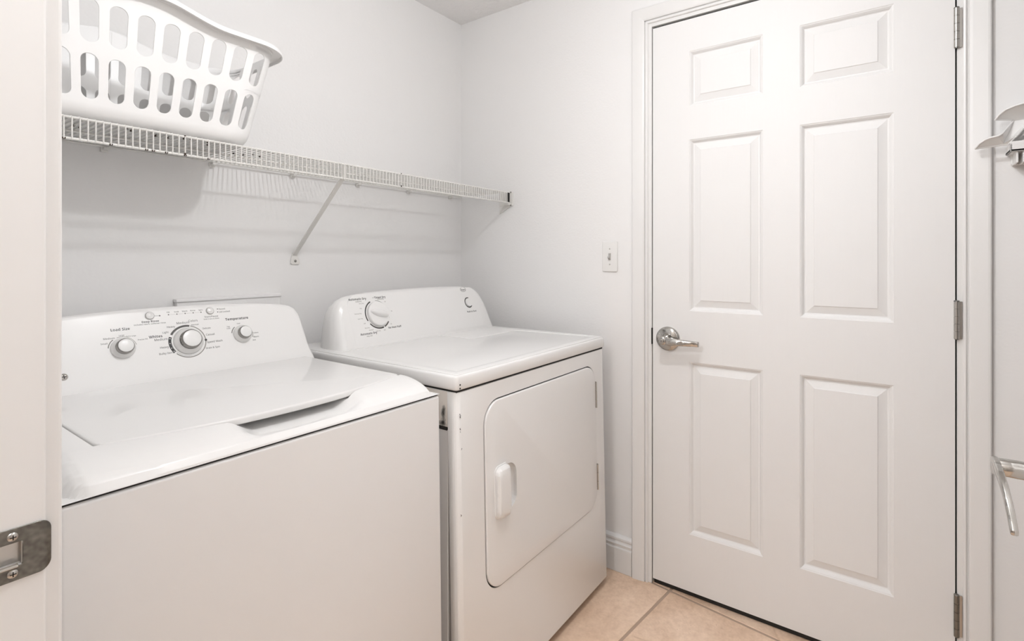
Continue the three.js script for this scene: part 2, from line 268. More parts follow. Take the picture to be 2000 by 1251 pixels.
// ================================================================ door_1: white six-panel door
const door1 = structure('door_1');
{
  const Z0 = -0.7168, Z1 = 0.1357, Y0 = 0.0215, Y1 = 2.047, FX = 1.8605, TX = 1.895;
  const cols = [[-0.584, -0.345], [-0.238, 0.001]], rows = [[1.738, 1.933], [1.014, 1.62], [0.224, 0.834]];
  const slab = poly([[Z0, Y0], [Z1, Y0], [Z1, Y1], [Z0, Y1]]);
  for (const [a, b] of cols) for (const [c, d] of rows) slab.holes.push(poly([[a, c], [a, d], [b, d], [b, c]], THREE.Path));
  const face = worldUV(sidewaysFix(extrude(slab, FX, TX, 0)));
  part('leaf', merge([face, box(TX - 0.012, TX, Y0 + 0.05, Y1 - 0.05, Z0 + 0.05, Z1 - 0.05)]), M.door, door1);
  // moulded panel: an ogee down from the frame, a flat, and a bevel up to the raised field
  const RING = [[0, 0], [0.0015, 0.0012], [0.004, 0.0018], [0.006, 0.0034], [0.0085, 0.0056], [0.0105, 0.0086], [0.0125, 0.0096], [0.0155, 0.0098], [0.0165, 0.0092], [0.037, 0.0038], [0.0382, 0.0026], [0.0392, 0.0022]];
  for (const [za, zb] of cols) for (const [ya, yb] of rows) {
    const pos = [], idx = [], uv = [];
    const ring = (i, dd, d = dd * 1.3) => [[za + i, ya + i], [zb - i, ya + i], [zb - i, yb - i], [za + i, yb - i]].map(([z, y]) => [FX + d, y, z]);
    for (let k = 0; k + 1 < RING.length; k++) {
      const A = ring(...RING[k]), B = ring(...RING[k + 1]);
      for (let e = 0; e < 4; e++) { const f = (e + 1) % 4, n = pos.length / 3; for (const p of [A[e], A[f], B[f], B[e]]) { pos.push(...p); uv.push(p[2], p[1]); } idx.push(n, n + 2, n + 1, n, n + 3, n + 2); }
    }
    const F = ring(...RING[RING.length - 1]), n = pos.length / 3; for (const p of F) { pos.push(...p); uv.push(p[2], p[1]); } idx.push(n, n + 2, n + 1, n, n + 3, n + 2);
    const g = new THREE.BufferGeometry(); g.setAttribute('position', new THREE.Float32BufferAttribute(pos, 3)); g.setAttribute('uv', new THREE.Float32BufferAttribute(uv, 2)); g.setIndex(idx);
    const h = g.toNonIndexed(); h.computeVertexNormals();
    if (h.attributes.normal.getX(h.attributes.normal.count - 1) > 0) flip(h);
    part('panel', h, M.door, door1);
  }
  // lever handle
  const lx = FX, ly = 0.909, lz = -0.660;
  const toX = (g) => g.rotateZ(Math.PI / 2);                             // lathe axis y -> -x
  const rose = part('door_handle', toX(lathe([[0, 0.014], [0.018, 0.014], [0.023, 0.0125], [0.036, 0.0105], [0.0415, 0.007], [0.0435, 0.003], [0.044, 0]], 48)).translate(lx, ly, lz), M.chrome, door1, 'polished lever handle with a keyhole');
  part('hub', toX(lathe([[0, 0.066], [0.010, 0.066], [0.0145, 0.064], [0.016, 0.060], [0.017, 0.046], [0.0165, 0.03], [0.0195, 0.022], [0.021, 0.012]], 36)).translate(lx, ly, lz), M.chrome, rose);
  const lev = extrude(poly([[lz - 0.004, ly + 0.0135], [lz + 0.03, ly + 0.0125], [lz + 0.06, ly + 0.0085], [lz + 0.1, ly + 0.006], [lz + 0.122, ly + 0.0045], [lz + 0.122, ly - 0.0125], [lz + 0.1, ly - 0.0125], [lz + 0.06, ly - 0.0135], [lz + 0.03, ly - 0.0155], [lz - 0.004, ly - 0.0145]]), lx - 0.064, lx - 0.05, 0.003, 3);
  part('lever', crease(warp(sidewaysFix(new TessellateModifier(0.012, 5).modify(lev)), (v) => { const t = Math.max(0, (v.z - lz - 0.02) / 0.1); v.x += 0.012 * t * t; }), 0.8), M.chrome, rose);
  part('lock_cylinder', toX(lathe([[0, 0.0695], [0.0062, 0.0695], [0.0068, 0.0685], [0.0075, 0.0655]], 24)).translate(lx, ly, lz), M.nickel, rose);
  part('keyhole', [box(lx - 0.0705, lx - 0.069, ly - 0.0035, ly + 0.0035, lz - 0.0007, lz + 0.0007)], M.dark, rose);
  // three hinges at the right edge
  for (const [y0, y1] of [[1.771, 1.878], [0.981, 1.083], [0.174, 0.286]]) {
    const L = (y1 - y0), list = [];
    for (let k = 0; k < 5; k++) list.push(new THREE.CylinderGeometry(0.0062, 0.0062, L / 5 - 0.0012, 16).translate(1.8535, y0 + (k + 0.5) * L / 5, 0.1382));
    const hinge = part('hinge', list, y0 > 0.2 ? M.nickel : M.steel, door1);
    part('pin', [lathe([[0, 0.003], [0.0055, 0.002], [0.0065, 0], [0.0062, -0.0015]], 16).translate(1.8535, y1 + 0.0005, 0.1382), new THREE.CylinderGeometry(0.0045, 0.0045, L + 0.003, 10).translate(1.8535, (y0 + y1) / 2, 0.1382)], M.steel, hinge);
    part('hinge_leaf', [rbox(1.8568, 1.8588, y0, y1, 0.1385, 0.1505, 0.0008)], M.nickel, hinge);
  }
}

// ================================================================ door_2: the laundry's own door, swung open beside the camera
const door2 = structure('door_2');
part('leaf', rbox(0.172, 1.062, 0.015, 2.05, 0.169, 0.2035, 0.002), M.door, door2);
{
  const zf = 0.169, lx = 0.998, ly = 0.905;
  const toZ = (g) => g.rotateX(-Math.PI / 2);                           // lathe axis y -> -z
  const rose = part('door_handle', toZ(lathe([[0, 0.012], [0.018, 0.012], [0.030, 0.0095], [0.0335, 0.004], [0.034, 0]], 40)).translate(lx, ly, zf), M.chrome, door2, 'polished curved lever handle');
  part('neck', toZ(lathe([[0, 0.053], [0.009, 0.053], [0.012, 0.049], [0.0125, 0.03], [0.012, 0.012], [0.016, 0.008]], 32)).translate(lx, ly, zf), M.chrome, rose);
  const pts = [[0.014, 0.008], [0.0, 0.013], [-0.03, 0.0095], [-0.06, -0.003], [-0.085, -0.020], [-0.102, -0.036], [-0.109, -0.047], [-0.105, -0.051], [-0.09, -0.036], [-0.062, -0.015], [-0.03, -0.005], [0.0, -0.0115], [0.012, -0.008]];
  const sh = new THREE.Shape(); sh.setFromPoints(new THREE.CatmullRomCurve3(pts.map(([x, y]) => V(x, y, 0)), true, 'catmullrom', 0.4).getPoints(60).map((p) => new THREE.Vector2(lx + p.x, ly + p.y)));
  part('lever', crease(warp(extrude(sh, 0, 0.008, 0.002, 2), (v) => { v.z = v.z + zf - 0.057 + 0.10 * Math.max(0, lx - 0.02 - v.x) ** 1.2; }), 0.8), M.chrome, rose);
}

// ================================================================ things on the walls
{ // light switch
  const t = thing('light_switch', 'white toggle light switch plate on the wall left of the panelled door', 'light switch', [WALLX, 1.149, -0.8905]);
  part('cover_plate', crease(sidewaysFix(extrude(roundRect(-0.9225, -0.8585, 1.149, 1.266, 0.004), WALLX - 0.0065, WALLX - 0.0004, 0.0028, 3)), 0.6), M.whitePlate, t);
  part('toggle', [rbox(WALLX - 0.009, WALLX - 0.005, 1.194, 1.221, -0.8955, -0.8855, 0.001), rbox(-0.006, 0.006, -0.0045, 0.0045, -0.0038, 0.0038, 0.001).rotateZ(-0.5).translate(WALLX - 0.013, 1.2035, -0.8905)], M.midGrey, t);
  for (const y of [1.177, 1.2375]) part('screw', lathe([[0, 0.0018], [0.002, 0.0014], [0.003, 0]], 16).rotateZ(Math.PI / 2).translate(WALLX - 0.0063, y, -0.8905), M.nickel, t);
}
{ // flat cover plate low on the back wall, behind the washer
  const t = thing('outlet_box_cover', 'flat white cover plate on the back wall behind the washing machine', 'cover plate', [0.79, 0.8, BACKZ]);
  part('cover', rbox(0.635, 0.947, 0.78, 1.079, BACKZ, BACKZ + 0.018, 0.003), M.wall, t);
  part('lip', rbox(0.632, 0.95, 1.073, 1.083, BACKZ, BACKZ + 0.022, 0.003), M.wall, t);
}
{ // white bracket on the wall right of the door
  const t = thing('wall_hook', 'white plastic hook bracket with two prongs on the wall right of the panelled door', 'wall hook', [WALLX, 1.43, 0.31]);
  const tilt = (v) => { const y = v.y; v.x += y > 1.55 ? 1.5 * (1.586 - y) : y < 1.51 ? 1.5 * (1.512 - y) : 0.054 * (y - 1.51) / 0.04 + 0.003 * (1.55 - y) / 0.04; };
  const arm = [[0.173, 1.4865], [0.180, 1.4965], [0.190, 1.503], [0.200, 1.5065], [0.214, 1.5085], [0.222, 1.514], [0.2475, 1.5505], [0.243, 1.5535], [0.229, 1.5555], [0.213, 1.5575], [0.2185, 1.566], [0.2285, 1.5745], [0.245, 1.580], [0.264, 1.5835], [0.30, 1.585], [0.30, 1.556], [0.283, 1.551], [0.247, 1.503], [0.236, 1.489], [0.226, 1.4895]];
  for (const s of [1, -1]) {
    const m = arm.map(([z, y]) => [s > 0 ? z : 0.64 - z, y]); if (s < 0) m.reverse();
    part('prong', warp(crease(sidewaysFix(extrude(poly(m), 1.782, 1.794, 0.0015, 2)), 0.5), tilt), M.plastic, t);
    const outer = m.slice().map(([z, y]) => { const v = V(1.7825, y, z); tilt(v); return v; });
    part('rim', rod(outer.concat([outer[0]]), 0.0024, 6), M.plastic, t);
  }
  part('back_plate', rbox(1.853, WALLX, 1.44, 1.582, 0.246, 0.394, 0.004), M.plastic, t);
  part('tray', [rbox(1.79, 1.858, 1.466, 1.4735, 0.236, 0.404, 0.002), rbox(1.79, 1.796, 1.466, 1.492, 0.236, 0.404, 0.002), rbox(1.79, 1.858, 1.466, 1.487, 0.236, 0.241, 0.002), rbox(1.79, 1.858, 1.466, 1.487, 0.399, 0.404, 0.002)], M.plastic, t);
  part('strap', [0, 1, 2, 3].map((k) => warp(rbox(1.80, 1.808, 1.487, 1.583, 0.243 + 0.012 * k, 0.249 + 0.012 * k, 0.001), (v) => { v.z += 0.72 * (v.y - 1.487); v.x += 0.018; })), M.plastic, t);
  for (const z of [0.25, 0.262, 0.32, 0.378, 0.39]) part('rib', rbox(1.797, 1.858, 1.439, 1.467, z - 0.002, z + 0.002, 0.001), M.plastic, t);
}

// ================================================================ lamps
function dome(name, label, L) {
  const t = thing(name, label, 'ceiling light', [L.x, CEIL, L.z]);
  part('base', lathe([[0, -0.03], [0.15, -0.03], [0.165, -0.026], [0.17, -0.015], [0.17, 0]], 48).translate(L.x, CEIL, L.z), M.whitePlate, t);
  const glow = new THREE.MeshStandardMaterial({ color: 0xffffff, roughness: 0.4, emissive: WARM, emissiveIntensity: L.glow });
  part('shade', lathe([[0, -0.085], [0.04, -0.083], [0.08, -0.075], [0.115, -0.06], [0.138, -0.042], [0.145, -0.03]], 48).translate(L.x, CEIL, L.z), glow, t);
  const light = new THREE.PointLight(WARM, L.intensity, 0, 2);
  light.position.set(L.x, CEIL - 0.14, L.z); light.castShadow = true; light.shadow.radius = L.soft; light.shadow.mapSize.set(2048, 2048); light.shadow.bias = -0.0005;
  scene.add(light);
}
dome('unseen_ceiling_light', 'unseen round white dome light on the laundry ceiling, lighting the door and back wall', LAMP);
dome('unseen_hall_light', 'unseen round white dome light on the hall ceiling, lighting the lower door, dryer and floor', HALL);

// ================================================================ wire shelf on the back wall
const SH = { y: 1.4935, zf: -1.372, zb: -1.655, lip: 1.4465, x0: 0.166, x1: 1.858 };
{
  const t = thing('wire_shelf', 'long white wire shelf with rusty spots on the back wall', 'shelf', [1.0, SH.y, BACKZ]);
  const a = SH.y, zf = SH.zf;
  for (const [y, z, r] of [[a - 0.003, zf + 0.001, 0.0029], [SH.lip, zf + 0.001, 0.0031], [a - 0.0033, -1.515, 0.0026], [a - 0.0033, SH.zb, 0.0028]])
    part('rail', rod([V(SH.x0, y, z), V(SH.x1, y, z)], r, 8), M.wire, t);
  const wg = rod([V(0, a, SH.zb - 0.004), V(0, a, zf - 0.002), V(0, a - 0.003, zf + 0.0035), V(0, SH.lip - 0.002, zf + 0.0035)], 0.00165, 6).translate(-1.0, -SH.y, -BACKZ);
  const r = rng(77), wires = [];
  for (let x = 0.172; x < 1.853; x += 0.01332) { const m = new THREE.Mesh(wg, M.wire); m.name = 'wire'; m.position.x = x; m.castShadow = m.receiveShadow = true; t.add(m); wires.push(x); }
  // rust where the coating has worn away
  const spot = (x, y, z, L, axis) => { const g = new THREE.CylinderGeometry(0.0024, 0.0022, L, 8); if (axis === 'x') g.rotateZ(Math.PI / 2); if (axis === 'z') g.rotateX(Math.PI / 2); part('rust_spot', g.translate(x, y, z), M.rust, t); };
  for (const k of [9, 28, 79]) { const x = wires[k]; if (x) { spot(x, SH.lip + 0.002, zf + 0.0032, 0.005, 'y'); spot(x, a - 0.003, zf + 0.0025, 0.006, 'y'); } }
  for (const k of [20, 21, 24, 25, 26, 27, 29, 30, 31, 33, 34, 35, 36]) spot(wires[k], a, zf - 0.004 - 0.06 * r(), 0.006 + 0.008 * r(), 'z');
  for (let i = 0; i < 22; i++) { const x = i < 8 ? 0.33 + 0.3 * r() : 0.62 + 0.24 * r(); spot(x, a - 0.0033, -1.515, 0.004 + 0.012 * r(), 'x'); }
  for (const k of [11, 17, 22, 23, 25, 28, 32]) spot(wires[k], SH.lip - 0.0008, zf + 0.0026, 0.006, 'x');
  for (const k of [14, 15, 41, 43, 44, 46]) spot(wires[k], a, -1.43 - 0.1 * r(), 0.008, 'z');
  for (const x of [0.47, 0.736, 0.999, 1.268, 1.528, 1.785])
    part('wall_clip', [rbox(x - 0.008, x + 0.008, 1.476, 1.4935, BACKZ, BACKZ + 0.008, 0.002), rbox(x - 0.006, x + 0.006, 1.481, 1.488, BACKZ, BACKZ + 0.022, 0.002)], M.wire, t);
  // diagonal support bracket
  const top = V(0.992, SH.lip + 0.002, zf - 0.002), foot = V(1.006, 1.212, BACKZ + 0.004), d = foot.clone().sub(top), L = d.length();
  const bar = rbox(-0.0075, 0.0075, -L / 2, L / 2, -0.0022, 0.0022, 0.001).applyQuaternion(new THREE.Quaternion().setFromUnitVectors(V(0, 1, 0), d.clone().normalize())).translate((top.x + foot.x) / 2, (top.y + foot.y) / 2, (top.z + foot.z) / 2);
  const br = part('support_bracket', bar, M.wire, t, 'diagonal strut from the shelf lip down to the wall');
  part('foot_plate', extrude(poly([[0.998, 1.219], [1.012, 1.219], [1.024, 1.196], [1.026, 1.184], [1.022, 1.179], [0.997, 1.179], [0.992, 1.184], [0.993, 1.196]]), BACKZ + 0.0005, BACKZ + 0.0045, 0.001, 1), M.wire, br);
  part('screw', lathe([[0, 0.003], [0.003, 0.0024], [0.0048, 0]], 16).rotateX(Math.PI / 2).translate(1.009, 1.191, BACKZ + 0.0045), M.steel, br);
  part('hook', rbox(0.990, 0.994, SH.lip - 0.004, a, zf - 0.006, zf + 0.006, 0.002), M.wire, br);
  // end bracket on the door wall
  const eb = part('end_bracket', [rbox(1.8575, 1.8655, 1.434, 1.4935, -1.43, -1.357, 0.002), rbox(1.835, 1.8655, 1.438, 1.443, -1.40, -1.362, 0.0015), sidewaysFix(extrude(poly([[-1.43, 1.40], [-1.36, 1.436], [-1.43, 1.436]]), 1.8585, 1.8645, 0.001, 1))], M.wire, t);
  for (const y of [1.497, 1.441]) part('screw', lathe([[0, 0.003], [0.003, 0.0022], [0.004, 0]], 12).rotateZ(Math.PI / 2).translate(1.8575, y - 0.004, -1.366), M.steel, eb);
  part('rail_end', [rbox(1.836, 1.8395, 1.449, 1.49, -1.371, -1.365, 0.001), rbox(1.8445, 1.848, 1.449, 1.49, -1.371, -1.365, 0.001)], M.dark, eb);
}

// ================================================================ laundry basket on the shelf
{
  const t = thing('laundry_basket', 'white slotted plastic laundry basket standing on the wire shelf', 'laundry basket', [0.468, SH.y + 0.0017, -1.5]);
  const yB = SH.y + 0.0034;
  // wall outline at height k (0 bottom .. 1 rim): a rounded rectangle that widens upwards
  const dims = (k) => ({ x0: 0.222 - 0.045 * k, x1: 0.714 + 0.064 * k, z0: -1.626 - 0.014 * k, z1: -1.377 + 0.034 * k, r: 0.055 + 0.018 * k });
  const HW = 0.266;
  const perim = (d) => 2 * (d.x1 - d.x0 + d.z1 - d.z0) - 8 * d.r + 2 * Math.PI * d.r;
  const D0 = dims(0.5), P = perim(D0);
  function at(s, k, inset = 0) {                                        // s in 0..1 round the outline, starting at the middle of the back
    const d = dims(k), w = d.x1 - d.x0 - 2 * d.r, h = d.z1 - d.z0 - 2 * d.r, a = Math.PI / 2 * D0.r;
    const W = D0.x1 - D0.x0 - 2 * D0.r, Hh = D0.z1 - D0.z0 - 2 * D0.r, r = d.r - inset;
    let q = ((s % 1) + 1) % 1 * P; let x, z;
    const segs = [[W / 2, 0], [a, 1], [Hh, 2], [a, 3], [W, 4], [a, 5], [Hh, 6], [a, 7], [W / 2, 8]];
    let n = 0; while (n < 8 && q > segs[n][0]) { q -= segs[n][0]; n++; }
    const f = Math.min(1, q / segs[n][0]), ang = f * Math.PI / 2, cx = (d.x0 + d.x1) / 2, cz = (d.z0 + d.z1) / 2;
    if (n === 0) { x = cx + f * w / 2; z = d.z0 + inset; } else if (n === 8) { x = d.x0 + d.r + f * w / 2; z = d.z0 + inset; }
    else if (n === 2) { x = d.x1 - inset; z = d.z0 + d.r + f * h; } else if (n === 6) { x = d.x0 + inset; z = d.z1 - d.r - f * h; }
    else if (n === 4) { x = d.x1 - d.r - f * w; z = d.z1 - inset; }
    else if (n === 1) { x = d.x1 - d.r + r * Math.sin(ang); z = d.z0 + d.r - r * Math.cos(ang); }
    else if (n === 3) { x = d.x1 - d.r + r * Math.cos(ang); z = d.z1 - d.r + r * Math.sin(ang); }
    else if (n === 5) { x = d.x0 + d.r - r * Math.sin(ang); z = d.z1 - d.r + r * Math.cos(ang); }
    else { x = d.x0 + d.r - r * Math.cos(ang); z = d.z0 + d.r - r * Math.sin(ang); }
    return [x, z];
  }
  const hump = (x, z) => { const k = smooth(0.63, 0.40, x) * smooth(0.31, 0.54, x); return (z > -1.38 || z < -1.62) ? 0.040 * k : 0; };
  const rimH = (s) => { const [x, z] = at(s, 1); return HW + hump(x, z); };
  // flat strip with slots, then wrapped round the outline
  const strip = new THREE.Shape(), top = [];
  for (let i = 0; i <= 160; i++) top.push([i / 160 * P, rimH(i / 160)]);
  strip.moveTo(0, 0); strip.lineTo(P, 0); for (let i = 160; i >= 0; i--) strip.lineTo(...top[i]); strip.closePath();
  const slot = (s, y0, y1, w) => strip.holes.push(roundRect(s - w / 2, s + w / 2, y0, y1, w / 2 - 0.0005, new THREE.Path()));
  const sOfX = (x, front) => { let best = 0, e = 9; for (let i = 0; i <= 2000; i++) { const [px, pz] = at(i / 2000, 0.5); if ((pz > -1.5) === front && Math.abs(px - x) < e) { e = Math.abs(px - x); best = i / 2000; } } return best * P; };
  const cs = [];
  for (let k = 0; k < 10; k++) { const x = 0.7 - 0.0487 * k; cs.push(sOfX(x, true)); cs.push(sOfX(x, false)); }
  for (const z of [-1.575, -1.527, -1.479, -1.431]) for (const left of [0, 1]) { let best = 0, e = 9; for (let i = 0; i <= 2000; i++) { const [px, pz] = at(i / 2000, 0.5); if ((px < 0.45) === !!left && (px > 0.73 || px < 0.21) && Math.abs(pz - z) < e) { e = Math.abs(pz - z); best = i / 2000; } } cs.push(best * P); }
  for (const s of cs) { slot(s, 0.040, 0.132, 0.031); slot(s, 0.156, 0.243, 0.031); }
  let g = extrude(strip, 0, 0.0028, 0.0006, 1, 8);
  g = new TessellateModifier(0.012, 16).modify(g);
  const skin = (v) => { const k = v.y / HW, b = Math.max(0, 1 - v.y / 0.03); const [x, z] = at(v.x / P, k, 0.0028 - v.z + 0.022 * (1 - Math.sqrt(Math.max(0, 1 - b * b)))); return V(x, yB + v.y, z); };
  { const p = g.attributes.position, nm = g.attributes.normal, e = 1e-3;
    for (let i = 0; i < p.count; i++) {
      const v = V(p.getX(i), p.getY(i), p.getZ(i)), o = skin(v);
      const S = skin(V(v.x + e, v.y, v.z)).sub(skin(V(v.x - e, v.y, v.z))).normalize(), U = skin(V(v.x, v.y + e, v.z)).sub(skin(V(v.x, v.y - e, v.z))).normalize(), W = S.clone().cross(U).normalize();
      if (W.dot(skin(V(v.x, v.y, v.z + e)).sub(skin(V(v.x, v.y, v.z - e)))) < 0) W.negate();
      const q = S.multiplyScalar(nm.getX(i)).add(U.multiplyScalar(nm.getY(i))).add(W.multiplyScalar(nm.getZ(i))).normalize();
      p.setXYZ(i, o.x, o.y, o.z); nm.setXYZ(i, q.x, q.y, q.z);
    } }
  // outline runs clockwise seen from above, so the strip's outside faces out after a flip test
  part('wall', flipIfMirrored(g), M.basket, t);
  function flipIfMirrored(h) {                                            // make the winding agree with the normals
    const p = h.attributes.position, n = h.attributes.normal, A = V(0, 0, 0), B = V(0, 0, 0), C = V(0, 0, 0); let sum = 0;
    for (let i = 0; i < p.count; i += 3) { A.fromBufferAttribute(p, i); B.fromBufferAttribute(p, i + 1).sub(A); C.fromBufferAttribute(p, i + 2).sub(A); A.fromBufferAttribute(n, i); sum += B.cross(C).dot(A); }
    if (sum < 0) for (const k of Object.keys(h.attributes)) { const at = h.attributes[k], m = at.itemSize, a = at.array; for (let i = 0; i < at.count; i += 3) for (let c = 0; c < m; c++) { const q = a[i * m + c]; a[i * m + c] = a[(i + 1) * m + c]; a[(i + 1) * m + c] = q; } }
    return h;
  }
  const floorShape = new THREE.Shape(); for (let i = 0; i < 120; i++) { const [x, z] = at(i / 120, 0, 0.017); i ? floorShape.lineTo(x, -z) : floorShape.moveTo(x, -z); } floorShape.closePath();
  part('bottom', flat(extrude(floorShape, yB - 0.0004, yB + 0.0032, 0.0008, 1)), M.basket, t);
  // rolled rim: an outward flange with a turned-down edge
  const prof = [[-0.002, -0.006], [-0.002, 0.001], [0.002, 0.0045], [0.012, 0.005], [0.021, 0.003], [0.025, -0.002], [0.026, -0.010], [0.0235, -0.0105], [0.022, -0.003], [0.012, -0.0005], [0.002, -0.001], [0.001, -0.006]];
  const N = 240, pos = [], idx = [], n = prof.length;
  for (let i = 0; i < N; i++) { const y = yB + rimH(i / N), k = rimH(i / N) / HW; for (const [o, dy] of prof) { const back = at(i / N, k)[1] < -1.6 ? 0.55 : 1; const [x, z] = at(i / N, k, -o * (o > 0 ? back : 1)); pos.push(x, y + dy, z); } }
  for (let i = 0; i < N; i++) for (let j = 0; j < n; j++) { const a = i * n + j, b = i * n + (j + 1) % n, c = ((i + 1) % N) * n + j, e = ((i + 1) % N) * n + (j + 1) % n; idx.push(a, c, b, b, c, e); }
  const rg = new THREE.BufferGeometry(); rg.setAttribute('position', new THREE.Float32BufferAttribute(pos, 3)); rg.setIndex(idx);
  const rim = crease(rg, 0.6); rim.setAttribute('uv', new THREE.Float32BufferAttribute(new Float32Array(rim.attributes.position.count * 2), 2));
  part('rim', rim, M.basket, t);
}

// ================================================================ consoles: lean-back control faces
function face(y0, z0, slope) {                                          // a frame on the leaning face: x along the wall, t up the face, n out of it
  const k = Math.hypot(1, slope), m = new THREE.Matrix4().makeBasis(V(1, 0, 0), V(0, 1 / k, slope / k), V(0, -slope / k, 1 / k)).setPosition(0, y0, z0);
  return { k, put: (g, x = 0, t = 0, n = 0) => g.translate(x, t, n).applyMatrix4(m) };
}
const dial = (pts, seg = 48) => lathe(pts, seg).rotateX(Math.PI / 2);
function printed(w, h, W, H, draw) {                                    // canvas in metres: x right, y up
  const c = document.createElement('canvas'); c.width = W; c.height = H; const g = c.getContext('2d');
  g.fillStyle = '#ffffff'; g.fillRect(0, 0, W, H);
  const s = W / w, X = (x) => x * s, Y = (y) => H - y * s;
  const api = {
    text(str, x, y, size, bold = false, align = 'center', col = '#2b2a28') { g.fillStyle = col; g.font = `${bold ? 'bold ' : ''}${size * s}px sans-serif`; g.textAlign = align; g.textBaseline = 'middle'; g.fillText(str, X(x), Y(y)); },
    arc(x, y, r, a0, a1, wd, col = '#2b2a28') { g.strokeStyle = col; g.lineWidth = wd * s; g.beginPath(); g.arc(X(x), Y(y), r * s, -a0, -a1, true); g.stroke(); },
    dot(x, y, r, col = '#2b2a28') { g.fillStyle = col; g.beginPath(); g.arc(X(x), Y(y), r * s, 0, 7); g.fill(); },
    line(x0, y0, x1, y1, wd, col = '#55534f') { g.strokeStyle = col; g.lineWidth = wd * s; g.beginPath(); g.moveTo(X(x0), Y(y0)); g.lineTo(X(x1), Y(y1)); g.stroke(); },
    oval(x, y, a, b, wd, col) { g.strokeStyle = col; g.lineWidth = wd * s; g.beginPath(); g.ellipse(X(x), Y(y), a * s, b * s, 0, 0, 7); g.stroke(); },
  };
  draw(api);
  const t = new THREE.CanvasTexture(c); t.colorSpace = THREE.SRGBColorSpace; t.anisotropy = 8; t.magFilter = THREE.LinearFilter; return t;
}
function consoleShapes(outline, F, y0, z0, slope, backZ, bevel, printW, printH, x0) {
  const sh = new THREE.Shape(); sh.setFromPoints(outline.map(([x, y]) => new THREE.Vector2(x, y)));
  const g = extrude(sh, 0, 0.2, bevel, 5, 8);
  const body = crease(warp(g, (v) => { const w = v.z / 0.2, zf = z0 + slope * (v.y - y0); v.z = backZ + (zf - backZ) * w; v.y -= 0.035 * (1 - w) * smooth(y0, y0 + 0.15, v.y); }), 0.7);
  return body;
}

